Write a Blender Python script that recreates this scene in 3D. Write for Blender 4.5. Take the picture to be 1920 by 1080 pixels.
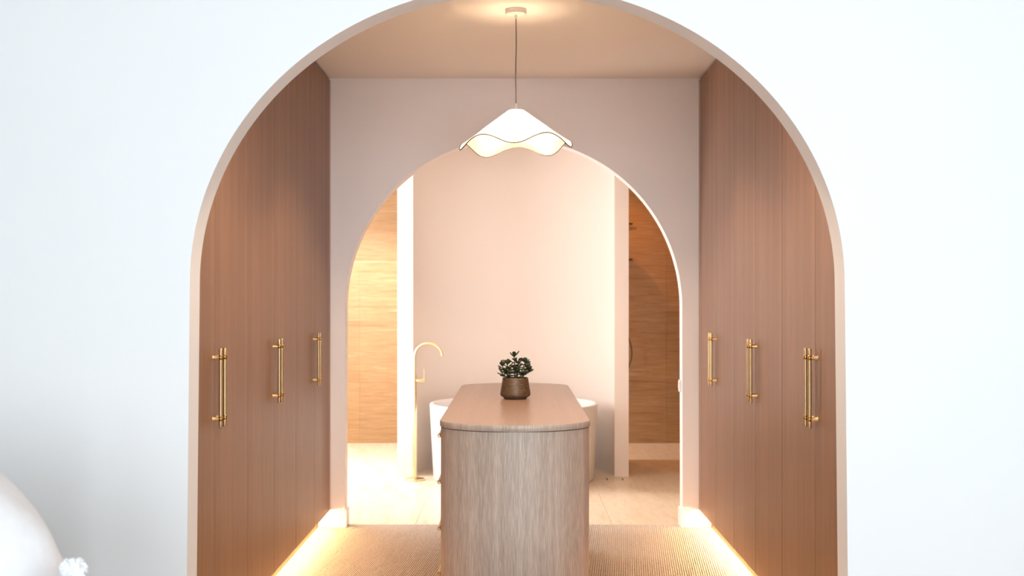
import bpy, bmesh, math, random
from mathutils import Vector, Matrix
random.seed(7)
PI = math.pi
for o in list(bpy.data.objects):
    bpy.data.objects.remove(o)
S = bpy.context.scene
COL = S.collection

# ---------------------------------------------------------------- camera, light, exposure
F = 2150.0                      # focal length in pixels of the 1920 x 1080 frame
CAMZ = 1.355
cam = bpy.data.cameras.new('camera')
cam.sensor_width = 36.0
cam.lens = F / 1920 * 36
cam.shift_x = -5 / 1920
cam.shift_y = 26 / 1920
cam.clip_start = 0.05
cam.dof.use_dof = True
cam.dof.focus_distance = 4.6
cam.dof.aperture_fstop = 4.0
camo = bpy.data.objects.new('camera', cam)
camo.location = (0, 0, CAMZ)
camo.rotation_euler = (PI / 2, 0, 0)
COL.objects.link(camo)
S.camera = camo

w = bpy.data.worlds.new('sky')
S.world = w
w.use_nodes = True
w.node_tree.nodes['Background'].inputs[0].default_value = (0.80, 0.90, 1.0, 1)
w.node_tree.nodes['Background'].inputs[1].default_value = 1.5

def area(name, loc, rot, sx, sy, power, color, spread=PI):
    l = bpy.data.lights.new(name, 'AREA')
    l.shape = 'RECTANGLE'; l.size = sx; l.size_y = sy
    l.energy = power; l.color = color; l.spread = spread
    o = bpy.data.objects.new(name, l)
    o.location = loc; o.rotation_euler = rot
    COL.objects.link(o)
    return o
# daylight entering through the bedroom window (behind the camera) and the bathroom window (left)
area('daylight_bedroom', (0.45, -2.42, 1.50), (PI / 2, 0, 0), 3.6, 2.1, 160, (0.83, 0.93, 1.0), math.radians(145))
area('daylight_bathroom', (-2.36, 8.55, 1.55), (0, -PI / 2, 0), 1.5, 2.2, 90, (1.0, 0.96, 0.95))

vs = S.view_settings
vs.view_transform = 'Standard'
vs.look = 'None'
vs.exposure = 0.12
vs.gamma = 1.0
vs.use_curve_mapping = False

# ---------------------------------------------------------------- materials
def newmat(name):
    m = bpy.data.materials.new(name)
    m.use_nodes = True
    nt = m.node_tree
    return m, nt, nt.nodes['Principled BSDF'], nt.nodes, nt.links

def coords(nt, scale, rot=(0, 0, 0)):
    tc = nt.nodes.new('ShaderNodeTexCoord')
    mp = nt.nodes.new('ShaderNodeMapping')
    mp.inputs['Scale'].default_value = scale
    mp.inputs['Rotation'].default_value = rot
    nt.links.new(tc.outputs['Object'], mp.inputs['Vector'])
    return mp.outputs['Vector']

def noise(nt, vec, scale, detail=4, rough=0.55, dist=0.0):
    n = nt.nodes.new('ShaderNodeTexNoise')
    n.inputs['Scale'].default_value = scale
    n.inputs['Detail'].default_value = detail
    n.inputs['Roughness'].default_value = rough
    n.inputs['Distortion'].default_value = dist
    nt.links.new(vec, n.inputs['Vector'])
    return n.outputs['Fac']

def ramp(nt, fac, stops):
    r = nt.nodes.new('ShaderNodeValToRGB')
    e = r.color_ramp.elements
    while len(e) < len(stops):
        e.new(0.5)
    for i, (p, c) in enumerate(stops):
        e[i].position = p
        e[i].color = (c[0], c[1], c[2], 1)
    nt.links.new(fac, r.inputs['Fac'])
    return r.outputs['Color']

def mixc(nt, fac, a, b, mode='MIX'):
    n = nt.nodes.new('ShaderNodeMix')
    n.data_type = 'RGBA'; n.blend_type = mode
    if isinstance(fac, float):
        n.inputs['Factor'].default_value = fac
    else:
        nt.links.new(fac, n.inputs['Factor'])
    nt.links.new(a, n.inputs['A']); nt.links.new(b, n.inputs['B'])
    return n.outputs['Result']

def bump(nt, height, strength, dist, bsdf):
    b = nt.nodes.new('ShaderNodeBump')
    b.inputs['Strength'].default_value = strength
    b.inputs['Distance'].default_value = dist
    nt.links.new(height, b.inputs['Height'])
    nt.links.new(b.outputs['Normal'], bsdf.inputs['Normal'])

def paint(name, col, rough=0.6, b=0.04):
    m, nt, p, N, L = newmat(name)
    v = coords(nt, (1, 1, 1))
    f = noise(nt, v, 2.0, 3)
    L.new(ramp(nt, f, [(0.3, [c * 0.985 for c in col]), (0.7, col)]), p.inputs['Base Color'])
    p.inputs['Roughness'].default_value = rough
    bump(nt, noise(nt, v, 260, 2), b, 0.002, p)
    return m

def wood(name, dark, mid, light, rough=0.42, horiz=False, pore=0.35, stretch=0.022, fs=190):
    m, nt, p, N, L = newmat(name)
    g = (1, 1, stretch) if not horiz else (1, 0.03, 1)
    b = (1, 1, 0.012) if not horiz else (1, 0.02, 1)
    fine = noise(nt, coords(nt, g), fs, 5, 0.6, 0.2)
    mid_f = noise(nt, coords(nt, b), 22, 4, 0.55, 0.3)
    broad = noise(nt, coords(nt, b), 6.5, 3, 0.5)
    c1 = ramp(nt, fine, [(0.28, dark), (0.5, mid), (0.72, light)])
    c2 = ramp(nt, mid_f, [(0.30, dark), (0.52, mid), (0.75, light)])
    c3 = ramp(nt, broad, [(0.32, [x * 0.80 for x in mid]), (0.68, [min(1, x * 1.14) for x in mid])])
    c = mixc(nt, 0.42, c1, c2)
    c = mixc(nt, 0.34, c, c3)
    L.new(c, p.inputs['Base Color'])
    p.inputs['Roughness'].default_value = rough
    bump(nt, fine, pore, 0.0006, p)
    return m

def travertine(name, rot=(0, 0, 0), stretch=(0.45, 1, 7.5), rough=0.45, d=(0.27, 0.135, 0.048), md=(0.43, 0.255, 0.115), l=(0.62, 0.45, 0.27)):
    m, nt, p, N, L = newmat(name)
    v = coords(nt, stretch, rot)
    a = noise(nt, v, 3.2, 7, 0.6, 0.6)
    b = noise(nt, v, 11, 6, 0.65, 0.4)
    c1 = ramp(nt, a, [(0.30, d), (0.45, md), (0.58, md), (0.72, l)])
    c2 = ramp(nt, b, [(0.30, d), (0.52, md), (0.74, l)])
    oi = N.new('ShaderNodeObjectInfo')
    tint = ramp(nt, oi.outputs['Random'], [(0.0, (0.93, 0.92, 0.90)), (1.0, (1.0, 1.0, 1.0))])
    c = mixc(nt, 0.4, c1, c2)
    c = mixc(nt, 1.0, c, tint, 'MULTIPLY')
    L.new(c, p.inputs['Base Color'])
    p.inputs['Roughness'].default_value = rough
    bump(nt, b, 0.12, 0.003, p)
    return m

def metal(name, col, rough=0.3, knurl=False):
    m, nt, p, N, L = newmat(name)
    p.inputs['Metallic'].default_value = 1.0
    f = noise(nt, coords(nt, (1, 1, 0.15)), 130, 3)
    L.new(ramp(nt, f, [(0.3, [c * 0.86 for c in col]), (0.7, col)]), p.inputs['Base Color'])
    p.inputs['Roughness'].default_value = rough
    if knurl:
        tc = N.new('ShaderNodeTexCoord')
        hs = []
        for s in (1, -1):
            mp = N.new('ShaderNodeMapping')
            mp.inputs['Rotation'].default_value = (0, s * 0.7, s * 0.7)
            L.new(tc.outputs['Object'], mp.inputs['Vector'])
            wv = N.new('ShaderNodeTexWave')
            wv.wave_type = 'BANDS'; wv.bands_direction = 'DIAGONAL'
            wv.inputs['Scale'].default_value = 260
            L.new(mp.outputs['Vector'], wv.inputs['Vector'])
            hs.append(wv.outputs['Fac'])
        mx = N.new('ShaderNodeMath'); mx.operation = 'MAXIMUM'
        L.new(hs[0], mx.inputs[0]); L.new(hs[1], mx.inputs[1])
        bump(nt, mx.outputs[0], 0.35, 0.0006, p)
    return m

def plain(name, col, rough=0.5, emit=None, estr=0.0, spec=0.5):
    m, nt, p, N, L = newmat(name)
    f = noise(nt, coords(nt, (1, 1, 1)), 30, 3)
    L.new(ramp(nt, f, [(0.3, [c * 0.95 for c in col]), (0.7, col)]), p.inputs['Base Color'])
    p.inputs['Roughness'].default_value = rough
    if emit:
        p.inputs['Emission Color'].default_value = (*emit, 1)
        p.inputs['Emission Strength'].default_value = estr
    return m

def carpet_mat():
    m, nt, p, N, L = newmat('loop_carpet')
    v = coords(nt, (1, 1, 1), (0, 0, 0.10))
    wv = N.new('ShaderNodeTexWave'); wv.bands_direction = 'X'
    wv.inputs['Scale'].default_value = 28
    wv.inputs['Distortion'].default_value = 1.4
    wv.inputs['Detail'].default_value = 2.0
    wv.inputs['Detail Scale'].default_value = 3.0
    L.new(v, wv.inputs['Vector'])
    vo = N.new('ShaderNodeTexVoronoi'); vo.inputs['Scale'].default_value = 105
    v2 = coords(nt, (1, 0.75, 1), (0, 0, 0.10)); L.new(v2, vo.inputs['Vector'])
    n = noise(nt, v, 60, 4)
    c1 = ramp(nt, wv.outputs['Fac'], [(0.0, (0.20, 0.145, 0.11)), (0.40, (0.55, 0.45, 0.37)), (1.0, (0.70, 0.60, 0.51))])
    c2 = ramp(nt, vo.outputs['Distance'], [(0.0, (0.76, 0.65, 0.55)), (0.6, (0.58, 0.48, 0.40)), (1.0, (0.36, 0.28, 0.22))])
    c = mixc(nt, 0.5, c1, c2)
    c = mixc(nt, 0.25, c, ramp(nt, n, [(0.3, (0.40, 0.32, 0.25)), (0.7, (0.75, 0.65, 0.55))]))
    L.new(c, p.inputs['Base Color'])
    p.inputs['Roughness'].default_value = 0.95
    ad = N.new('ShaderNodeMath'); ad.operation = 'SUBTRACT'
    L.new(wv.outputs['Fac'], ad.inputs[0]); L.new(vo.outputs['Distance'], ad.inputs[1])
    bump(nt, ad.outputs[0], 0.8, 0.006, p)
    return m

M = {}
M['wall'] = paint('white_wall_paint', (0.79, 0.79, 0.79))
M['innerwall'] = paint('pale_blush_wall_paint', (0.92, 0.885, 0.88))
M['ceil'] = paint('ceiling_paint', (0.90, 0.86, 0.83))
M['niche'] = paint('blush_plaster', (0.87, 0.765, 0.69), 0.7, 0.06)
M['trim'] = paint('satin_trim_paint', (0.86, 0.85, 0.83), 0.4, 0.0)
M['oak'] = wood('oak_veneer', (0.105, 0.045, 0.022), (0.228, 0.113, 0.063), (0.370, 0.205, 0.124))
M['oak_core'] = wood('oak_door_edge', (0.26, 0.16, 0.11), (0.42, 0.27, 0.20), (0.52, 0.36, 0.28))
M['island'] = wood('daylit_oak_veneer', (0.20, 0.140, 0.106), (0.41, 0.325, 0.265), (0.76, 0.66, 0.58), 0.45, False, 0.5, 0.05, 300)  # same oak as the wardrobes, with daylight's grey and brightness put into the colour
M['islandtop'] = wood('pale_oak_top', (0.27, 0.175, 0.130), (0.36, 0.24, 0.185), (0.44, 0.31, 0.245), 0.30, True, 0.12)  # same oak, set lighter than the wardrobes
M['trav'] = travertine('travertine_wall')
M['travfloor'] = travertine('travertine_floor', (0, 0, 0.42), (2.6, 0.7, 1), 0.35, (0.68, 0.49, 0.31), (0.83, 0.69, 0.53), (0.91, 0.82, 0.69))
M['grout'] = plain('grout', (0.50, 0.36, 0.22), 0.8)
M['brass'] = metal('brushed_brass_knurled', (0.70, 0.53, 0.29), 0.34, True)
M['brass_pol'] = metal('polished_brass', (0.62, 0.38, 0.13), 0.14)
M['gold'] = metal('satin_gold', (0.84, 0.66, 0.40), 0.28)
M['bronze'] = metal('dark_bronze', (0.20, 0.13, 0.08), 0.35)
M['ceramic'] = plain('white_bath_stone', (0.88, 0.87, 0.85), 0.35)
M['carpet'] = carpet_mat()
M['led'] = plain('led_diffuser', (1, 0.8, 0.5), 0.5, (1.0, 0.66, 0.31), 105.0)
M['cord'] = plain('grey_fabric_cord', (0.16, 0.10, 0.075), 0.8)
M['canopy'] = plain('white_canopy_metal', (0.74, 0.70, 0.68), 0.45)
M['wire'] = plain('grey_trim_wire', (0.03, 0.022, 0.014), 0.6)
M['linen'] = plain('white_linen', (0.86, 0.87, 0.89), 0.9)
M['fluff'] = plain('white_cotton_tassel', (0.88, 0.89, 0.90), 0.95)
M['bedwood'] = wood('bed_frame_oak', (0.26, 0.17, 0.12), (0.42, 0.29, 0.21), (0.5, 0.36, 0.27))
M['leaf'] = None
M['soil'] = plain('potting_soil', (0.03, 0.02, 0.015), 0.95)
M['stem'] = plain('jade_stem', (0.10, 0.085, 0.05), 0.8)
M['frame'] = plain('white_window_frame', (0.8, 0.8, 0.8), 0.4)
M['dark'] = plain('dark_slot', (0.03, 0.022, 0.016), 0.7)
M['plastic'] = plain('white_switch_plastic', (0.85, 0.85, 0.84), 0.35)

def leaf_mat():
    m, nt, p, N, L = newmat('jade_leaf')
    oi = N.new('ShaderNodeObjectInfo')
    c = ramp(nt, oi.outputs['Random'], [(0.0, (0.010, 0.022, 0.006)), (0.55, (0.020, 0.040, 0.010)), (0.8, (0.050, 0.030, 0.018)), (1.0, (0.10, 0.13, 0.02))])
    n = noise(nt, coords(nt, (1, 1, 1)), 120, 3)
    c = mixc(nt, 0.2, c, ramp(nt, n, [(0.3, (0.008, 0.015, 0.005)), (0.7, (0.04, 0.065, 0.015))]))
    L.new(c, p.inputs['Base Color'])
    p.inputs['Roughness'].default_value = 0.42
    return m
M['leaf'] = leaf_mat()

def pot_mat():
    m, nt, p, N, L = newmat('brown_ribbed_ceramic')
    f = noise(nt, coords(nt, (1, 1, 14)), 45, 5)
    L.new(ramp(nt, f, [(0.3, (0.055, 0.030, 0.014)), (0.5, (0.13, 0.075, 0.038)), (0.72, (0.26, 0.165, 0.09))]), p.inputs['Base Color'])
    p.inputs['Roughness'].default_value = 0.42
    p.inputs['Metallic'].default_value = 0.25
    bump(nt, f, 0.5, 0.0015, p)
    return m
M['pot'] = pot_mat()

def shade_mat():
    m, nt, p, N, L = newmat('translucent_silk_shade')
    out = N['Material Output']
    n = noise(nt, coords(nt, (1, 1, 1)), 90, 3)
    c = ramp(nt, n, [(0.3, (0.78, 0.75, 0.69)), (0.7, (0.84, 0.81, 0.75))])
    df = N.new('ShaderNodeBsdfDiffuse'); tr = N.new('ShaderNodeBsdfTranslucent'); mx = N.new('ShaderNodeMixShader')
    L.new(c, df.inputs['Color']); L.new(c, tr.inputs['Color'])
    mx.inputs[0].default_value = 0.62
    L.new(df.outputs[0], mx.inputs[1]); L.new(tr.outputs[0], mx.inputs[2])
    L.new(mx.outputs[0], out.inputs['Surface'])
    N.remove(p)
    return m
M['shade'] = shade_mat()

def glass_mat():
    m, nt, p, N, L = newmat('window_glass')
    p.inputs['Transmission Weight'].default_value = 1.0
    p.inputs['Roughness'].default_value = 0.0
    p.inputs['IOR'].default_value = 1.02
    return m
M['glass'] = glass_mat()

# ---------------------------------------------------------------- helpers
def mesh(name, verts, faces, mats, smooth=False, fmat=None):
    me = bpy.data.meshes.new(name)
    me.from_pydata([tuple(v) for v in verts], [], faces)
    for mm in (mats if isinstance(mats, (list, tuple)) else [mats]):
        me.materials.append(mm)
    bm = bmesh.new(); bm.from_mesh(me)
    bmesh.ops.recalc_face_normals(bm, faces=bm.faces)
    bm.to_mesh(me); bm.free()
    for i, f in enumerate(me.polygons):
        if smooth is True or (callable(smooth) and smooth(f)):
            f.use_smooth = True
        if fmat:
            f.material_index = fmat(f, i)
    me.update()
    return me

def link(name, me, parent=None, loc=None, rot=None):
    o = bpy.data.objects.new(name, me)
    COL.objects.link(o)
    if parent: o.parent = parent
    if loc: o.location = loc
    if rot: o.rotation_euler = rot
    return o

def tag(o, label=None, cat=None, group=None, kind=None):
    if label: o['label'] = label
    if cat: o['category'] = cat
    if group: o['group'] = group
    if kind: o['kind'] = kind
    return o

def empty(name, loc=(0, 0, 0), rz=0.0):
    o = bpy.data.objects.new(name, None)
    o.location = loc; o.rotation_euler = (0, 0, rz)
    o.empty_display_size = 0.1
    COL.objects.link(o)
    return o

class G:
    """collects shapes that belong to one mesh"""
    def __init__(s): s.v = []; s.f = []; s.m = []; s.s = []
    def add(s, v, f, mi=0, sm=False):
        k = len(s.v); s.v += [Vector(p) for p in v]
        for q in f:
            s.f.append([i + k for i in q]); s.m.append(mi); s.s.append(sm)
    def box(s, x0, x1, y0, y1, z0, z1, mi=0, bev=0.0):
        if bev <= 0:
            v = [(x, y, z) for z in (z0, z1) for y in (y0, y1) for x in (x0, x1)]
            f = [(0, 2, 3, 1), (4, 5, 7, 6), (0, 1, 5, 4), (2, 6, 7, 3), (0, 4, 6, 2), (1, 3, 7, 5)]
            s.add(v, f, mi)
        else:
            bm = bmesh.new(); bmesh.ops.create_cube(bm, size=1)
            for q in bm.verts:
                q.co = Vector(((x0 + x1) / 2 + q.co.x * (x1 - x0), (y0 + y1) / 2 + q.co.y * (y1 - y0), (z0 + z1) / 2 + q.co.z * (z1 - z0)))
            bmesh.ops.bevel(bm, geom=bm.edges[:], offset=bev, segments=2, profile=0.5, affect='EDGES')
            bm.verts.index_update()
            s.add([q.co.copy() for q in bm.verts], [[q.index for q in fc.verts] for fc in bm.faces], mi)
            bm.free()
    def tube(s, pts, r, n=12, mi=0, cap=True):
        pts = [Vector(p) for p in pts]
        R = r if isinstance(r, (list, tuple)) else [r] * len(pts)
        rings = []; up = None
        for i, p in enumerate(pts):
            d = (pts[min(i + 1, len(pts) - 1)] - pts[max(i - 1, 0)])
            if d.length < 1e-9: d = Vector((0, 0, 1))
            d.normalize()
            if up is None:
                up = Vector((1, 0, 0)) if abs(d.x) < 0.9 else Vector((0, 1, 0))
            a = up - d * up.dot(d); a.normalize(); up = a
            b = d.cross(a)
            rings.append([p + (a * math.cos(t) + b * math.sin(t)) * R[i] for t in [2 * PI * k / n for k in range(n)]])
        v = [q for rg in rings for q in rg]
        f = [(i * n + k, i * n + (k + 1) % n, (i + 1) * n + (k + 1) % n, (i + 1) * n + k) for i in range(len(pts) - 1) for k in range(n)]
        s.add(v, f, mi, True)
        if cap:
            s.add(rings[0], [list(range(n))[::-1]], mi); s.add(rings[-1], [list(range(n))], mi)
    def lathe(s, prof, n=32, mi=0, c=(0, 0, 0), sm=True):
        v = []; f = []
        for r, z in prof:
            for k in range(n):
                t = 2 * PI * k / n
                v.append((c[0] + r * math.cos(t), c[1] + r * math.sin(t), c[2] + z))
        for i in range(len(prof) - 1):
            for k in range(n):
                f.append((i * n + k, i * n + (k + 1) % n, (i + 1) * n + (k + 1) % n, (i + 1) * n + k))
        s.add(v, f, mi, sm)
    def prism(s, outline, z0, z1, mi=0, smside=False, mtop=None):
        n = len(outline)
        v = [(x, y, z0) for x, y in outline] + [(x, y, z1) for x, y in outline]
        s.add(v, [(k, (k + 1) % n, n + (k + 1) % n, n + k) for k in range(n)], mi, smside)
        s.add([(x, y, z0) for x, y in outline], [list(range(n))[::-1]], mi if mtop is None else mtop)
        s.add([(x, y, z1) for x, y in outline], [list(range(n))], mi if mtop is None else mtop)
    def mesh(s, name, mats, recalc=True):
        me = bpy.data.meshes.new(name)
        me.from_pydata([tuple(v) for v in s.v], [], s.f)
        for mm in (mats if isinstance(mats, (list, tuple)) else [mats]):
            me.materials.append(mm)
        for i, p in enumerate(me.polygons):
            p.material_index = s.m[i]; p.use_smooth = s.s[i]
        if recalc:
            bm = bmesh.new(); bm.from_mesh(me)
            bmesh.ops.recalc_face_normals(bm, faces=bm.faces)
            bm.to_mesh(me); bm.free()
        me.update()
        return me

def struct(name, g, mats, label=None, parent=None):
    o = link(name, g.mesh(name, mats), parent)
    o['kind'] = 'structure'
    if label: o['label'] = label
    return o

# ---------------------------------------------------------------- main dimensions (metres; y runs away from the camera)
H = 2.70
YF0, YF1 = 3.545, 3.657        # bedroom arch wall
YM0, YM1 = 6.902, 7.014        # inner arch wall
YB = 11.0                      # travertine wall
XW = 1.1075                    # face of the wardrobe doors
LEAF = 0.5235
SEAMS = [4.237, 5.285, 6.333]  # centre seam of each pair of doors

def arch_wall(name, y0, y1, cx, a, b, zs, foot, W, mat, label):
    """a wall with an arched opening; elliptical head a x b springing at zs, legs reaching half-width foot on the floor"""
    N = 96
    head = [(cx - a * math.cos(PI * k / N), zs + b * math.sin(PI * k / N)) for k in range(N + 1)]
    g = G()
    for y, flip in ((y0, False), (y1, True)):
        polys = [[(-W, 0), (cx - foot, 0), (cx - a, zs), (-W, zs)], [(-W, zs), (cx - a, zs), (cx - a, H), (-W, H)],
                 [(cx + foot, 0), (W, 0), (W, zs), (cx + a, zs)], [(cx + a, zs), (W, zs), (W, H), (cx + a, H)]]
        for k in range(N):
            p, q = head[k], head[k + 1]
            polys.append([p, q, (q[0], H), (p[0], H)])
        for pl in polys:
            v = [(x, y, z) for x, z in pl]
            f = [0, 1, 2, 3]
            g.add(v, [f if not flip else f[::-1]])
    line = [(cx - foot, 0)] + head + [(cx + foot, 0)]
    v = [(x, y0, z) for x, z in line] + [(x, y1, z) for x, z in line]
    n = len(line)
    g.add(v, [(k, n + k, n + k + 1, k + 1) for k in range(n - 1)], 0, True)
    g.add([(-W, y0, 0), (-W, y1, 0), (-W, y1, H), (-W, y0, H)], [(0, 1, 2, 3)])
    g.add([(W, y0, 0), (W, y1, 0), (W, y1, H), (W, y0, H)], [(3, 2, 1, 0)])
    g.add([(-W, y0, H), (-W, y1, H), (W, y1, H), (W, y0, H)], [(0, 1, 2, 3)])
    o = link(name, g.mesh(name, mat, recalc=False))
    o['kind'] = 'structure'; o['label'] = label
    return o

arch_wall('wall_front', YF0, YF1, 0.0082, 1.0124, 0.9233, 1.4119, 1.027, 3.0, M['wall'], 'white bedroom wall with a large arched opening')
arch_wall('wall_middle', YM0, YM1, -0.006, 1.0144, 1.0144, 1.323, 1.0175, 2.4, M['innerwall'], 'pale wall with a second arched opening behind the island')

# floors
g = G(); g.box(-3.0, 3.0, -2.5, YM0 + 0.075, -0.12, 0.0)
struct('floor', g, M['carpet'], 'ribbed beige loop carpet floor')
fb = G(); fb.box(-2.4, 2.4, YM0 + 0.075, YB, -0.12, -0.006)
floor_b = struct('floor_bathroom', fb, M['grout'], 'travertine tiled bathroom floor')
# large floor tiles
tw, td = 0.597, 1.197
tile_me = {}
y = YM0 + 0.076; row = 0
while y < YB - 0.01:
    y2 = min(y + td, YB - 0.001)
    x = -2.399 - (0.3 if row % 2 else 0.0)
    while x < 2.39:
        x0, x1 = max(x, -2.399), min(x + tw, 2.399)
        key = (round(x1 - x0, 3), round(y2 - y, 3))
        if key not in tile_me:
            t = G(); t.box(0, x1 - x0, 0, y2 - y, -0.006, 0.0)
            tile_me[key] = t.mesh('tile', M['travfloor'])
        link('tile', tile_me[key], floor_b, (x0, y, 0))
        x += tw + 0.0015
    y = y2 + 0.0015; row += 1

# ceilings
g = G(); g.box(-3.0, 3.0, -2.5, YF0, H, H + 0.1); struct('ceiling_bedroom', g, M['wall'], 'white bedroom ceiling')
g = G(); g.box(-2.4, 2.4, YF1, YM0, H, H + 0.1); struct('ceiling', g, M['ceil'], 'warm lit ceiling of the dressing room')
g = G(); g.box(-2.4, 2.4, YM1, YB + 0.1, H, H + 0.1); struct('ceiling_bathroom', g, M['ceil'], 'bathroom ceiling')

# bedroom side and rear walls (rear wall has the window)
g = G(); g.box(-3.1, -3.0, -2.5, YF0, 0, H); struct('wall_left', g, M['wall'])
g = G(); g.box(3.0, 3.1, -2.5, YF0, 0, H); struct('wall_right', g, M['wall'])
g = G()
g.box(-3.1, -1.4, -2.6, -2.5, 0, H); g.box(2.3, 3.1, -2.6, -2.5, 0, H)
g.box(-1.4, 2.3, -2.6, -2.5, 0, 0.4); g.box(-1.4, 2.3, -2.6, -2.5, 2.6, H)
struct('wall_rear', g, M['wall'])
win = empty('window_1', (0.45, -2.55, 0.4)); win['kind'] = 'structure'
g = G()
for a, b in ((-1.85, -1.79), (-0.03, 0.03), (1.79, 1.85)): g.box(a, b, -0.03, 0.03, 0, 2.2)
for a, b in ((0, 0.06), (2.14, 2.2)): g.box(-1.79, 1.79, -0.029, 0.029, a, b)
link('window_frame', g.mesh('window_frame', M['frame']), win)
for x0 in (-1.79, 0.03):
    g = G(); g.box(x0, x0 + 1.76, -0.004, 0.004, 0.06, 2.14); link('pane', g.mesh('pane', M['glass']), win)

# dressing room side walls behind the wardrobes
for s, nm in ((-1, 'left'), (1, 'right')):
    g = G(); x0, x1 = sorted((s * 1.74, s * 1.84)); g.box(x0, x1, YF1, YM0, 0, H)
    struct('wall_dressing_' + nm, g, M['innerwall'])

# bathroom side walls; left one has a window
g = G()
wy0, wy1, wz0, wz1 = 7.45, 9.70, 0.75, 2.35
g.box(-2.5, -2.4, YM1, wy0, 0, H); g.box(-2.5, -2.4, wy1, YB + 0.1, 0, H)
g.box(-2.5, -2.4, wy0, wy1, 0, wz0); g.box(-2.5, -2.4, wy0, wy1, wz1, H)
struct('wall_bathroom_left', g, M['niche'])
win = empty('window_2', (-2.45, (wy0 + wy1) / 2, wz0)); win['kind'] = 'structure'
hw = (wy1 - wy0) / 2; hh = wz1 - wz0
g = G()
for a, b in ((-hw, -hw + 0.05), (-0.025, 0.025), (hw - 0.05, hw)): g.box(-0.03, 0.03, a, b, 0, hh)
for a, b in ((0, 0.05), (hh - 0.05, hh)): g.box(-0.029, 0.029, -hw + 0.05, hw - 0.05, a, b)
link('window_frame', g.mesh('window_frame', M['frame']), win)
for y0 in (-hw + 0.05, 0.025):
    g = G(); g.box(-0.004, 0.004, y0, y0 + hw - 0.075, 0.05, hh - 0.05); link('pane', g.mesh('pane', M['glass']), win)
g = G(); g.box(1.62, 1.72, YM1, YB - 0.005, 0, H); struct('wall_bathroom_right', g, M['trav'])  # unseen; set close in and brown to cut bounce into the shower

# travertine wall, tile by tile
g = G(); g.box(-2.4, 2.4, YB + 0.001, YB + 0.1, 0, H)
wall_b = struct('wall_back', g, M['grout'], 'travertine tiled wall with horizontal veining')
xs = [-2.399, -1.484, -0.503, 0.477, 1.458, 2.399]
zs_ = [0.0, 0.585, 1.17, 1.755, 2.34, H]
cache = {}
for i in range(5):
    for j in range(5):
        sx, sz = xs[i + 1] - xs[i] - 0.002, zs_[j + 1] - zs_[j] - 0.002
        key = (i, j)
        t = G(); t.box(xs[i], xs[i] + sx, YB - 0.004, YB + 0.001, zs_[j], zs_[j] + sz)
        link('tile', t.mesh('tile', M['trav']), wall_b)

# curved niche screen with two pilasters
g = G()
NX0, NX1, NI0, NI1 = -0.912, 0.886, -0.790, 0.776
NY0, NY1 = 8.91, 9.85
nc = (NI0 + NI1) / 2; nr = (NI1 - NI0) / 2
K = 64
arc = [(nc - nr * math.cos(PI * k / K), NY0 + nr * math.sin(PI * k / K)) for k in range(K + 1)]
def vquad(p, q, z0=0, z1=H): return [(p[0], p[1], z0), (q[0], q[1], z0), (q[0], q[1], z1), (p[0], p[1], z1)]
g.add(vquad((NX0, NY0), (NI0, NY0)), [(0, 1, 2, 3)]); g.add(vquad((NI1, NY0), (NX1, NY0)), [(0, 1, 2, 3)])
v = [(x, y, 0) for x, y in arc] + [(x, y, H) for x, y in arc]
g.add(v, [(k, k + 1, K + 2 + k, K + 1 + k) for k in range(K)], 0, True)
g.add(vquad((NX1, NY0), (NX1, NY1)), [(0, 1, 2, 3)]); g.add(vquad((NX1, NY1), (NX0, NY1)), [(0, 1, 2, 3)])
g.add(vquad((NX0, NY1), (NX0, NY0)), [(0, 1, 2, 3)])
o = link('wall_niche', g.mesh('wall_niche', M['niche'], recalc=False)); o['kind'] = 'structure'
o['label'] = 'blush plaster screen wall curved into a niche behind the bath'

# baseboards on the inner arch wall: face piece and return into the opening
for s, nm in ((-1, 'left'), (1, 'right')):
    g = G()
    jx = s * 1.0175 - 0.006
    a, b = sorted((jx - s * 0.012, s * (XW + 0.07)))
    g.box(a, b, YM0 - 0.013, YM0, 0, 0.106)
    a, b = sorted((jx - s * 0.012, jx))
    g.box(a, b, YM0, YM1, 0, 0.106)
    struct('baseboard_' + nm, g, M['trim'])

# switch plate on the right reveal of the inner arch
sw = empty('switch_plate', (1.0095, 6.975, 0.845))
tag(sw, 'small white switch plate on the right jamb of the inner arch', 'switch')
g = G(); g.box(-0.010, 0, -0.030, 0.030, -0.036, 0.036, 0, 0.002); link('plate', g.mesh('plate', M['plastic']), sw)
g = G(); g.box(-0.0145, -0.010, -0.014, 0.014, -0.020, 0.020, 0, 0.001); link('rocker', g.mesh('rocker', M['plastic']), sw)

# ---------------------------------------------------------------- wardrobes
def handle_mesh():
    """bar along z, standing off towards +x; door face at x = 0"""
    g = G()
    xb = 0.029
    zz = [-0.146, -0.144, -0.121, 0.121, 0.144, 0.146]
    g.tube([(xb, 0, z) for z in zz], [0.0058, 0.0068, 0.0069, 0.0069, 0.0068, 0.0058], 16, 0)
    for z in (-0.1125, 0.1125):
        g.tube([(xb, 0, z - 0.0085), (xb, 0, z - 0.0080), (xb, 0, z + 0.0080), (xb, 0, z + 0.0085)], [0.0070, 0.0080, 0.0080, 0.0070], 16, 1)
        g.tube([(0.0, 0, z), (0.0015, 0, z), (0.0245, 0, z)], [0.0086, 0.0078, 0.0078], 14, 0)
    return g.mesh('handle', [M['brass'], M['brass_pol']])
HANDLE = handle_mesh()
DZ0, DZ1 = 0.106, H - 0.016
def door_mesh():
    g = G(); g.box(-0.022, 0.0, -LEAF / 2 + 0.0016, LEAF / 2 - 0.0016, DZ0, DZ1, 0, 0.0012)
    return g.mesh('door', [M['oak']])
DOOR = door_mesh()
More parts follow.
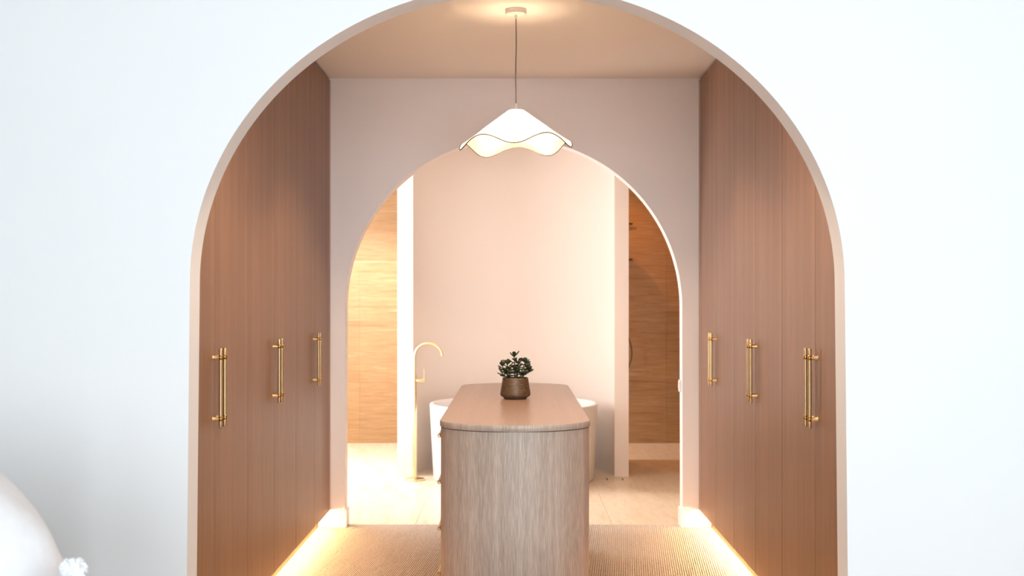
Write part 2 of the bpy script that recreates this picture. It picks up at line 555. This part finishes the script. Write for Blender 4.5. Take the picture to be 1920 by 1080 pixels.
wl = {
    (-1, 0): 'left oak wardrobe beside the bedroom arch with the largest handles', (-1, 1): 'left oak wardrobe in the middle of the three',
    (-1, 2): 'left oak wardrobe against the inner arch wall', (1, 0): 'right oak wardrobe beside the bedroom arch with the largest handles',
    (1, 1): 'right oak wardrobe in the middle of the three', (1, 2): 'right oak wardrobe against the inner arch wall'}
for s in (-1, 1):
    for i, ys in enumerate(SEAMS):
        # local +x points into the room; turned half round on the right side
        ys = ys if s < 0 else ys - 0.015
        t = empty('wardrobe', (s * XW, ys, 0), 0.0 if s < 0 else PI)
        tag(t, wl[(s, i)], 'wardrobe', 'fitted oak wardrobes')
        e0, e1 = -LEAF, LEAF
        if i == 2:
            if s < 0: e1 += 0.042
            else: e0 -= 0.057
        g = G()
        D = 0.60
        z0, z1 = DZ0 + 0.002, DZ1
        for a, b in ((e0, e0 + 0.018), (-0.009, 0.009), (e1 - 0.018, e1)): g.box(-D, -0.024, a, b, z0, z1)
        g.box(-D, -D + 0.010, e0 + 0.018, e1 - 0.018, z0, z1)
        for a, b in ((z0, z0 + 0.018), (z1 - 0.018, z1)): g.box(-D + 0.010, -0.024, e0 + 0.018, e1 - 0.018, a, b)
        if i == 2:   # filler strip next to the wall
            a, b = (LEAF + 0.002, e1) if s < 0 else (e0, -LEAF - 0.002)
            g.box(-0.022, -0.001, a, b, DZ0, DZ1)
        link('body', g.mesh('body', M['oak_core']), t)
        for q in (-1, 1):
            d = link('door', DOOR, t, (0, q * LEAF / 2, 0))
            link('handle', HANDLE, d, (0, -q * (LEAF / 2 - 0.030), 1.038))
        g = G(); g.box(-0.095, -0.0745, e0, e1, 0, DZ0); link('kickboard', g.mesh('kickboard', M['oak']), t)
        g = G(); g.box(-0.052, -0.038, e0 + 0.004, e1 - 0.004, DZ0 - 0.010, DZ0 - 0.0005); link('led_strip', g.mesh('led_strip', M['led']), t)
        # scribe strip to the ceiling
        g = G(); g.box(-0.10, -0.045, e0, e1, DZ1, H); link('scribe_strip', g.mesh('scribe_strip', M['oak']), t)

# ---------------------------------------------------------------- island
isl = empty('island', (0, 0, 0))
tag(isl, 'oak dressing island with rounded ends and a drawer side', 'island')
IX = 0.001
def oval(w, y0, y1, b, n=40):
    pts = []
    for k in range(n + 1):
        t = PI * k / n
        pts.append((IX + w * math.cos(t), y1 + b * math.sin(t)))
    for k in range(n + 1):
        t = PI + PI * k / n
        pts.append((IX + w * math.cos(t), y0 + b * math.sin(t)))
    return pts
Y0, Y1 = 4.43, 6.24
top = G()
zt0, zt1 = 0.877, 0.900
for sc, z0, z1 in ((0, zt0 + 0.002, zt1 - 0.002),):
    o1 = oval(0.290, Y0, Y1, 0.215)
    o2 = oval(0.288, Y0, Y1, 0.213)
    n = len(o1)
    rings = [[(x, y, zt0) for x, y in o2], [(x, y, zt0 + 0.002) for x, y in o1], [(x, y, zt1 - 0.002) for x, y in o1], [(x, y, zt1) for x, y in o2]]
    vv = [p for r in rings for p in r]
    top.add(vv, [(i * n + k, i * n + (k + 1) % n, (i + 1) * n + (k + 1) % n, (i + 1) * n + k) for i in range(3) for k in range(n)], 1, True)
    top.add(rings[0], [list(range(n))[::-1]], 0); top.add(rings[3], [list(range(n))], 0)
link('worktop', top.mesh('worktop', [M['islandtop'], M['island']]), isl)
W2 = 0.286
ol = oval(W2, Y0, Y1, 0.211)
# recess of the drawer side (left, -x)
n1 = 41
body_ol = ol[:n1] + [(IX - W2, Y1 - 0.02), (IX - W2 + 0.019, Y1 - 0.02), (IX - W2 + 0.019, Y0 + 0.02), (IX - W2, Y0 + 0.02)] + ol[n1:]
g = G()
nn = len(body_ol)
v = [(x, y, 0.07) for x, y in body_ol] + [(x, y, 0.874) for x, y in body_ol]
for k in range(nn):
    k2 = (k + 1) % nn
    flat = n1 - 1 <= k <= n1 + 4 or k == nn - 1
    g.add([v[k], v[k2], v[nn + k2], v[nn + k]], [(0, 1, 2, 3)], 0, not flat)
g.add(v[:nn], [list(range(nn))[::-1]]); g.add(v[nn:], [list(range(nn))])
me = g.mesh('body', M['island'])
bm = bmesh.new(); bm.from_mesh(me); bmesh.ops.remove_doubles(bm, verts=bm.verts, dist=1e-6)
for e in bm.edges:
    if len(e.link_faces) == 2 and e.calc_face_angle(0) > 0.5: e.smooth = False
bmesh.ops.recalc_face_normals(bm, faces=bm.faces); bm.to_mesh(me); bm.free()
link('body', me, isl)
g = G(); g.prism(oval(W2 - 0.04, Y0, Y1, 0.17), 0.0, 0.07); link('plinth', g.mesh('plinth', M['island']), isl)
g = G(); g.prism(oval(W2 - 0.008, Y0, Y1, 0.203), 0.8735, 0.8775); link('shadow_gap', g.mesh('shadow_gap', M['bronze']), isl)
dl = (Y1 - Y0 - 0.04) / 2
drawer_me = None
hd = [0.798, 0.606, 0.412, 0.222]
edges = [0.872, 0.702, 0.509, 0.317, 0.072]
for c in range(2):
    yc = Y0 + 0.02 + dl * (c + 0.5)
    for r in range(4):
        g = G(); g.box(0, 0.0185, -dl / 2 + 0.0015, dl / 2 - 0.0015, edges[r + 1] + 0.0015, edges[r] - 0.0015)
        d = link('drawer', g.mesh('drawer', M['island']), isl, (IX - W2, yc, 0))
        h = link('handle', HANDLE, d, (0, 0, hd[r]))
        h.rotation_euler = (PI / 2, 0, PI)

# ---------------------------------------------------------------- potted jade plant
PX, PY, PZ = 0.003, 5.385, 0.900
pl = empty('potted_jade_plant', (PX, PY, PZ))
tag(pl, 'small jade plant in a brown tapered pot on the island', 'plant')
g = G()
g.lathe([(0.0, 0.0), (0.050, 0.0), (0.054, 0.003), (0.056, 0.007), (0.0685, 0.014), (0.0715, 0.021), (0.0708, 0.032), (0.0605, 0.094), (0.0600, 0.0985), (0.0575, 0.100),
         (0.0560, 0.097), (0.0575, 0.080), (0.0, 0.080)], 40)
pot = link('pot', g.mesh('pot', M['pot']), pl)
g = G(); g.lathe([(0.0, 0.0905), (0.03, 0.0915), (0.0565, 0.088), (0.0565, 0.081)], 24); link('soil', g.mesh('soil', M['soil']), pl)
def leaf_mesh(L, Wd):
    # fat obovate leaf along +x with a slightly cupped face
    n, mN = 7, 6
    g = G(); v = []; f = []
    prof = [(0.0, 0.10), (0.15, 0.30), (0.35, 0.66), (0.58, 0.95), (0.78, 0.98), (0.93, 0.66), (1.0, 0.10)]
    for t, wv in prof:
        for k in range(mN):
            a = 2 * PI * k / mN
            wy = math.cos(a) * wv * Wd / 2
            wz = math.sin(a) * 0.0022 * (0.4 + wv) + 0.25 * abs(wy) + 0.006 * t * t
            v.append((t * L, wy, wz))
    for i in range(n - 1):
        for k in range(mN):
            f.append((i * mN + k, i * mN + (k + 1) % mN, (i + 1) * mN + (k + 1) % mN, (i + 1) * mN + k))
    f.append(list(range(mN))[::-1]); f.append([(n - 1) * mN + k for k in range(mN)])
    g.add(v, f, 0, True)
    return g.mesh('leaf', M['leaf'])
LM = [leaf_mesh(0.043, 0.028), leaf_mesh(0.037, 0.027), leaf_mesh(0.031, 0.023)]
branches = [  # base xy, tip xyz, pairs of leaves
    ((-0.002, 0.0), (-0.006, 0.004, 0.196), 5), ((0.020, 0.004), (0.046, 0.006, 0.168), 5), ((-0.022, -0.004), (-0.038, -0.012, 0.160), 5),
    ((0.030, -0.012), (0.056, -0.018, 0.142), 4), ((-0.030, 0.014), (-0.060, 0.012, 0.150), 4), ((0.004, -0.026), (0.006, -0.038, 0.136), 3),
    ((0.008, 0.028), (0.014, 0.042, 0.160), 4), ((0.024, 0.018), (0.062, 0.026, 0.126), 3), ((-0.034, -0.012), (-0.062, -0.018, 0.120), 3)]
for bi, ((bx, by), tip, nl) in enumerate(branches):
    p0 = Vector((bx, by, 0.088)); p2 = Vector(tip); p1 = Vector((bx * 1.1 + tip[0] * 0.15, by, (0.088 + tip[2]) / 2 + 0.008))
    path = [(1 - t) ** 2 * p0 + 2 * t * (1 - t) * p1 + t * t * p2 for t in [k / 6 for k in range(7)]]
    g = G(); g.tube(path, [0.0042 - 0.0004 * k for k in range(7)], 7); link('stem', g.mesh('stem', M['stem']), pl)
    for k in range(nl):
        t = 0.38 + 0.62 * k / (nl - 1)
        p = (1 - t) ** 2 * p0 + 2 * t * (1 - t) * p1 + t * t * p2
        a0 = (k % 2) * PI / 2 + bi * 0.7
        for a in (a0, a0 + PI):
            me = LM[0 if t < 0.7 else 1]
            if k == nl - 1: me = LM[random.choice((1, 2))]
            lf = link('leaf', me, pl, p)
            el = random.uniform(-0.25, 0.25) + (0.65 if k == nl - 1 else 0.25 * t)
            lf.rotation_euler = (random.uniform(-0.3, 0.3), -el, a + random.uniform(-0.3, 0.3))
            sc = random.uniform(0.85, 1.12); lf.scale = (sc, sc, sc)
    if bi < 4:
        lf = link('leaf', LM[2], pl, p2 - Vector((0, 0, 0.004))); lf.rotation_euler = (PI / 2 + random.uniform(-0.3, 0.3), -PI / 2 + random.uniform(-0.35, 0.35), random.uniform(-0.4, 0.4))

# ---------------------------------------------------------------- pendant lamp
LX, LY = 0.006, 5.277
pd = empty('pendant_lamp', (LX, LY, H))
tag(pd, 'white scalloped fabric pendant lamp hanging over the island', 'lamp')
g = G(); g.lathe([(0.0, 0.0), (0.0485, 0.0), (0.0495, -0.002), (0.0495, -0.022), (0.048, -0.024), (0.0, -0.024)], 40); link('canopy', g.mesh('canopy', M['canopy']), pd)
g = G(); g.lathe([(0.0, -0.024), (0.006, -0.024), (0.006, -0.040), (0.0045, -0.043), (0.0, -0.043)], 16); link('cord_grip', g.mesh('cord_grip', M['canopy']), pd)
ZT = 2.236 - H
cp = []
for k in range(25):
    t = k / 24
    cp.append((0.0022 * math.sin(t * 7.0) * (1 - t) * t * 3, 0.001 * math.sin(t * 9) * t * (1 - t) * 3, -0.042 + t * (ZT + 0.030 + 0.042)))
g = G(); g.tube(cp, 0.0026, 8); link('cord', g.mesh('cord', M['cord']), pd)
g = G(); g.lathe([(0.0, ZT + 0.032), (0.0055, ZT + 0.031), (0.0065, ZT + 0.026), (0.0065, ZT + 0.004), (0.012, ZT + 0.001), (0.012, ZT - 0.035), (0.0, ZT - 0.035)], 20); link('socket', g.mesh('socket', M['canopy']), pd)
RS = 0.257; ZM = 2.0785 - H; AMP = 0.0215
TH0 = -PI / 2 - 0.03          # a low point of the rim faces the camera
def shade_pt(t, th):
    lo = math.cos(5 * (th - TH0))           # +1 at the low points
    R0 = 0.034
    r = R0 + (RS + 0.004 * lo - R0) * t
    z = ZT - (ZT - ZM) * (t * 0.97 + 0.03 * t ** 6) - AMP * lo * t ** 3.2 - 0.006 * math.sin(PI * t) * 0.6
    if t > 0.88: z -= 0.0055 * ((t - 0.88) / 0.12) ** 1.5 * max(lo, 0)
    z += 0.022 * r * math.cos(th)          # hangs a touch crooked
    return (r * math.cos(th), r * math.sin(th), z)
NT, NR = 160, 22
g = G()
v = [shade_pt(j / NR, 2 * PI * i / NT) for j in range(NR + 1) for i in range(NT)]
g.add(v, [(j * NT + i, j * NT + (i + 1) % NT, (j + 1) * NT + (i + 1) % NT, (j + 1) * NT + i) for j in range(NR) for i in range(NT)], 0, True)
sh = link('shade', g.mesh('shade', M['shade']), pd)
g = G(); rim = [shade_pt(1.0, 2 * PI * i / NT) for i in range(NT + 1)]; g.tube(rim, 0.0023, 6, 0, False); link('rim_trim', g.mesh('rim_trim', M['wire']), sh)
for k in range(10):
    th = TH0 + 2 * PI * k / 10
    g = G(); g.tube([shade_pt(t / 12, th) for t in range(13)], 0.0012 if k % 2 == 0 else 0.0007, 5); link('rib', g.mesh('rib', M['wire'] if k == 0 else M['canopy']), sh)
g = G(); g.tube([(0.034 * math.cos(2 * PI * k / 40), 0.034 * math.sin(2 * PI * k / 40), ZT) for k in range(41)], 0.0015, 6, 0, False)
for k in range(3): g.tube([(0.011 * math.cos(k * 2.094), 0.011 * math.sin(k * 2.094), ZT - 0.002), (0.034 * math.cos(k * 2.094), 0.034 * math.sin(k * 2.094), ZT)], 0.0015, 6)
link('spider', g.mesh('spider', M['canopy']), pd)
g = G(); g.lathe([(0.0, ZT - 0.035), (0.013, ZT - 0.035), (0.014, ZT - 0.050), (0.026, ZT - 0.072), (0.030, ZT - 0.090), (0.026, ZT - 0.108), (0.014, ZT - 0.118), (0.0, ZT - 0.120)], 20)
M['bulb'] = plain('bulb_glass', (1, 0.9, 0.75), 0.4, (1.0, 0.72, 0.44), 640.0)
link('bulb', g.mesh('bulb', M['bulb']), pd)

# ---------------------------------------------------------------- bathtub
tub = empty('bathtub', (-0.007, 8.83, 0))
tag(tub, 'round white freestanding bathtub in the curved niche', 'bathtub')
g = G()
g.lathe([(0.0, 0.0), (0.60, 0.0), (0.617, 0.012), (0.645, 0.565), (0.643, 0.576), (0.636, 0.580), (0.622, 0.580), (0.614, 0.574), (0.610, 0.56), (0.565, 0.20), (0.53, 0.14), (0.45, 0.115), (0.0, 0.11)], 96)
link('shell', g.mesh('shell', M['ceramic']), tub)
g = G(); g.lathe([(0.0, 0.116), (0.028, 0.116), (0.032, 0.1125), (0.032, 0.108), (0.0, 0.108)], 24); link('drain', g.mesh('drain', M['gold']), tub)

# floor mounted bath tap
tp = empty('bath_tap', (-0.760, 8.72, 0))
tag(tp, 'gold floor-standing bath tap with a curved spout', 'tap')
g = G(); g.lathe([(0.0, 0.0), (0.076, 0.0), (0.076, 0.010), (0.073, 0.013), (0.018, 0.014)], 40); link('base', g.mesh('base', M['gold']), tp)
zm = CAMZ - (712 - 566) * 8.72 / F
g = G(); g.tube([(0, 0, 0.012), (0, 0, zm + 0.040), (0, 0, zm + 0.046)], [0.0155, 0.0155, 0.011], 20); link('column', g.mesh('column', M['gold']), tp)
zc = CAMZ - (669.5 - 566) * 8.72 / F; ra = 0.1045
path = [(0, 0, zm + 0.04), (0, 0, zm + 0.09)] + [(ra - ra * math.cos(PI * k / 24 * 0.97), 0, zc + ra * math.sin(PI * k / 24 * 0.97)) for k in range(25)]
g = G(); g.tube(path, 0.0105, 16); link('spout', g.mesh('spout', M['gold']), tp)
g = G(); g.tube([(0.010, 0, zm - 0.006), (0.078, 0, zm - 0.006), (0.080, 0, zm - 0.006)], [0.0135, 0.0135, 0.012], 18); mx = link('mixer', g.mesh('mixer', M['gold']), tp)
g = G(); g.tube([(0.073, 0, zm + 0.004), (0.073, 0, zm + 0.082)], 0.0032, 10); link('lever', g.mesh('lever', M['gold']), mx)

# tile-insert floor drain right of the bath
dr = empty('floor_drain', (0.765, 8.76, 0.0))
tag(dr, 'tile insert floor drain beside the right pilaster', 'drain')
g = G(); g.box(-0.056, 0.056, -0.05, 0.05, 0.0, 0.0025); link('insert', g.mesh('insert', M['travfloor']), dr)
for s in (-1, 1):
    g = G(); g.box(s * 0.060 - 0.0035, s * 0.060 + 0.0035, -0.05, 0.05, 0.0, 0.002); link('slot', g.mesh('slot', M['dark']), dr)

# shower set on the travertine wall behind the niche
shw = empty('shower_set', (1.03, YB - 0.010, 0))
tag(shw, 'dark bronze shower fittings behind the right pilaster', 'shower')
for z in (2.10, 1.76):
    g = G(); g.tube([(0, 0, z), (0, -0.03, z)], 0.022, 16); g.tube([(0.03, -0.03, z), (0.097, -0.03, z)], [0.012, 0.008], 12); g.tube([(-0.02, -0.03, z), (0.035, -0.03, z)], 0.014, 12)
    link('valve', g.mesh('valve', M['bronze']), shw)
g = G()
g.tube([(-0.10, 0, 2.02), (-0.10, -0.12, 2.04), (-0.08, -0.25, 2.02)], 0.011, 12); link('shower_arm', g.mesh('shower_arm', M['bronze']), shw)
g = G(); g.lathe([(0.0, 0.02), (0.02, 0.018), (0.10, 0.008), (0.105, 0.0), (0.10, -0.006), (0.0, -0.008)], 32, 0, (-0.08, -0.25, 2.0)); link('shower_head', g.mesh('shower_head', M['bronze']), shw)
g = G(); hp = [(0.0, -0.02, 1.15)] + [(0.085 * math.sin(PI * t / 12), -0.03 - 0.03 * math.sin(PI * t / 12), 1.12 - 0.50 * t / 12) for t in range(13)]
g.tube(hp, 0.008, 10); link('hose', g.mesh('hose', M['bronze']), shw)
g = G(); g.tube([(0, 0, 1.16), (0, -0.04, 1.16)], 0.02, 14); link('hose_outlet', g.mesh('hose_outlet', M['bronze']), shw)

# ceiling downlights: fixture plus its lamp; some are added to brighten an area
def downlight(x, y, power, color, size, label, blend=0.5):
    t = empty('downlight', (x, y, H)); tag(t, label, 'downlight', 'ceiling downlights')
    g = G(); g.lathe([(0.045, 0.0), (0.048, -0.004), (0.036, -0.005), (0.034, 0.0)], 28); link('trim_ring', g.mesh('trim_ring', M['canopy']), t)
    g = G(); g.lathe([(0.0, -0.0012), (0.034, -0.0012), (0.034, -0.0005), (0.0, -0.0005)], 24); link('lens', g.mesh('lens', plain('downlight_lens', (1, .9, .8), 0.4, (1.0, 0.75, 0.5), 6.0)), t)
    l = bpy.data.lights.new('downlight_lamp', 'SPOT'); l.energy = power; l.color = color; l.spot_size = size; l.spot_blend = blend; l.shadow_soft_size = 0.03
    o = bpy.data.objects.new('downlight_lamp', l); COL.objects.link(o); o.location = (x, y, H - 0.02)
WARM = (1.0, 0.60, 0.30)
downlight(0.0, 8.40, 21, (1.0, 0.77, 0.60), 1.5, 'ceiling downlight above the front of the bathtub')
downlight(-1.45, 9.9, 170, (0.97, 1.0, 1.0), 2.2, 'added ceiling lamp brightening the left travertine wall')  # unseen lamp added to push the left travertine towards white
downlight(0.62, 10.42, 34, (1.0, 0.40, 0.09), 2.6, 'ceiling downlight behind the niche beside the shower fittings')

downlight(0.75, 7.45, 100, (1.0, 0.89, 0.78), 0.62, 'added ceiling lamp brightening the floor just inside the inner arch', 0.6)  # unseen narrow lamp added for the bright floor patch beside the bath

for sx, wd in ((-1, 'left'), (1, 'right')):
    downlight(sx * 0.50, 4.05, 64, (1.0, 0.75, 0.54), 2.7, 'added ceiling lamp before the nearest %s wardrobe' % wd, 1.0)  # unseen pair added to lift the dressing room's ambient light

# ---------------------------------------------------------------- bed in front of the arch (head to the left), mostly below the frame
bed = empty('bed', (-0.30, 2.0, 0)); tag(bed, 'low bed with white linen under the pillows at lower left', 'bed')
g = G(); g.box(-0.97, 1.0, -0.82, 0.82, 0.10, 0.26, 0, 0.01); link('base', g.mesh('base', M['bedwood']), bed)
for sx in (-0.9, 0.93):
    for sy in (-0.75, 0.75):
        g = G(); g.box(sx - 0.03, sx + 0.03, sy - 0.03, sy + 0.03, 0, 0.10); link('leg', g.mesh('leg', M['bedwood']), bed)
g = G(); g.box(-0.95, 0.98, -0.80, 0.80, 0.26, 0.500, 0, 0.04); link('mattress', g.mesh('mattress', M['linen']), bed)
g = G(); g.box(-1.365, -1.285, 1.18, 2.82, 0.0, 1.02, 0, 0.02); tag(link('headboard', g.mesh('headboard', M['bedwood'])), 'low oak headboard behind the plump pillow', 'headboard')

def cushion_mesh(w_, h_, th, pinch=0.07, n=26):
    g = G(); v = []; f = []
    for side in (1, -1):
        for j in range(n + 1):
            for i in range(n + 1):
                u = -1 + 2 * i / n; q = -1 + 2 * j / n
                d = (max(0, 1 - u * u) ** 0.55) * (max(0, 1 - q * q) ** 0.55)
                x = u * w_ / 2 * (1 - pinch * (1 - q * q) ** 1.0 * 0 - 0) ; z = q * h_ / 2
                # edges bow in a little between pointed corners
                x *= 1 - pinch * (1 - q * q) * abs(u) ** 3 * -0.35
                z *= 1 - pinch * (1 - u * u) * abs(q) ** 3 * -0.35
                wr = 0.006 * math.sin(6 * u + 3 * q) * d + 0.004 * math.sin(11 * q - 4 * u) * d
                v.append((x, side * (th / 2 * d + wr * 0.6), z))
    m_ = (n + 1) ** 2
    for sidx in (0, 1):
        for j in range(n):
            for i in range(n):
                a = sidx * m_ + j * (n + 1) + i
                q4 = (a, a + 1, a + n + 2, a + n + 1)
                f.append(q4 if sidx == 0 else q4[::-1])
    g.add(v, f, 0, True)
    me = g.mesh('cushion', M['linen'])
    bm = bmesh.new(); bm.from_mesh(me); bmesh.ops.remove_doubles(bm, verts=bm.verts, dist=1e-5); bmesh.ops.recalc_face_normals(bm, faces=bm.faces); bm.to_mesh(me); bm.free()
    return me
def lean(o, deg, loc):
    o.rotation_mode = 'QUATERNION'
    o.rotation_quaternion = (Matrix.Rotation(math.radians(-deg), 3, 'Y') @ Matrix.Rotation(PI / 2, 3, 'Z')).to_quaternion()
    o.location = loc
p1 = link('pillow', cushion_mesh(0.42, 0.46, 0.27, 0.2))
tag(p1, 'plump white pillow leaning at the left edge of the picture', 'pillow')
lean(p1, 22, (-1.095, 2.39, 0.764))
p2 = empty('tassel_cushion'); tag(p2, 'white cushion with fluffy corner tassels in front of the plump pillow', 'cushion')
lean(p2, 40, (-0.803, 2.18, 0.678))
link('cover', cushion_mesh(0.34, 0.31, 0.11, 0.2), p2)
random.seed(11)
for sx, sz in ((1, 1), (1, -1), (-1, 1), (-1, -1)):
    g = G()
    for k in range(170):
        a = random.uniform(0, 2 * PI); c = random.uniform(-1, 1); sn = math.sqrt(1 - c * c); L = random.uniform(0.014, 0.030)
        d = Vector((sn * math.cos(a), sn * math.sin(a), c))
        g.tube([d * 0.004, d * L * 0.6 + Vector((0, 0, -0.002)), d * L], [0.004, 0.006, 0.0045], 5)
    link('tassel', g.mesh('tassel', M['fluff']), p2, (sx * 0.178, 0, sz * 0.163))
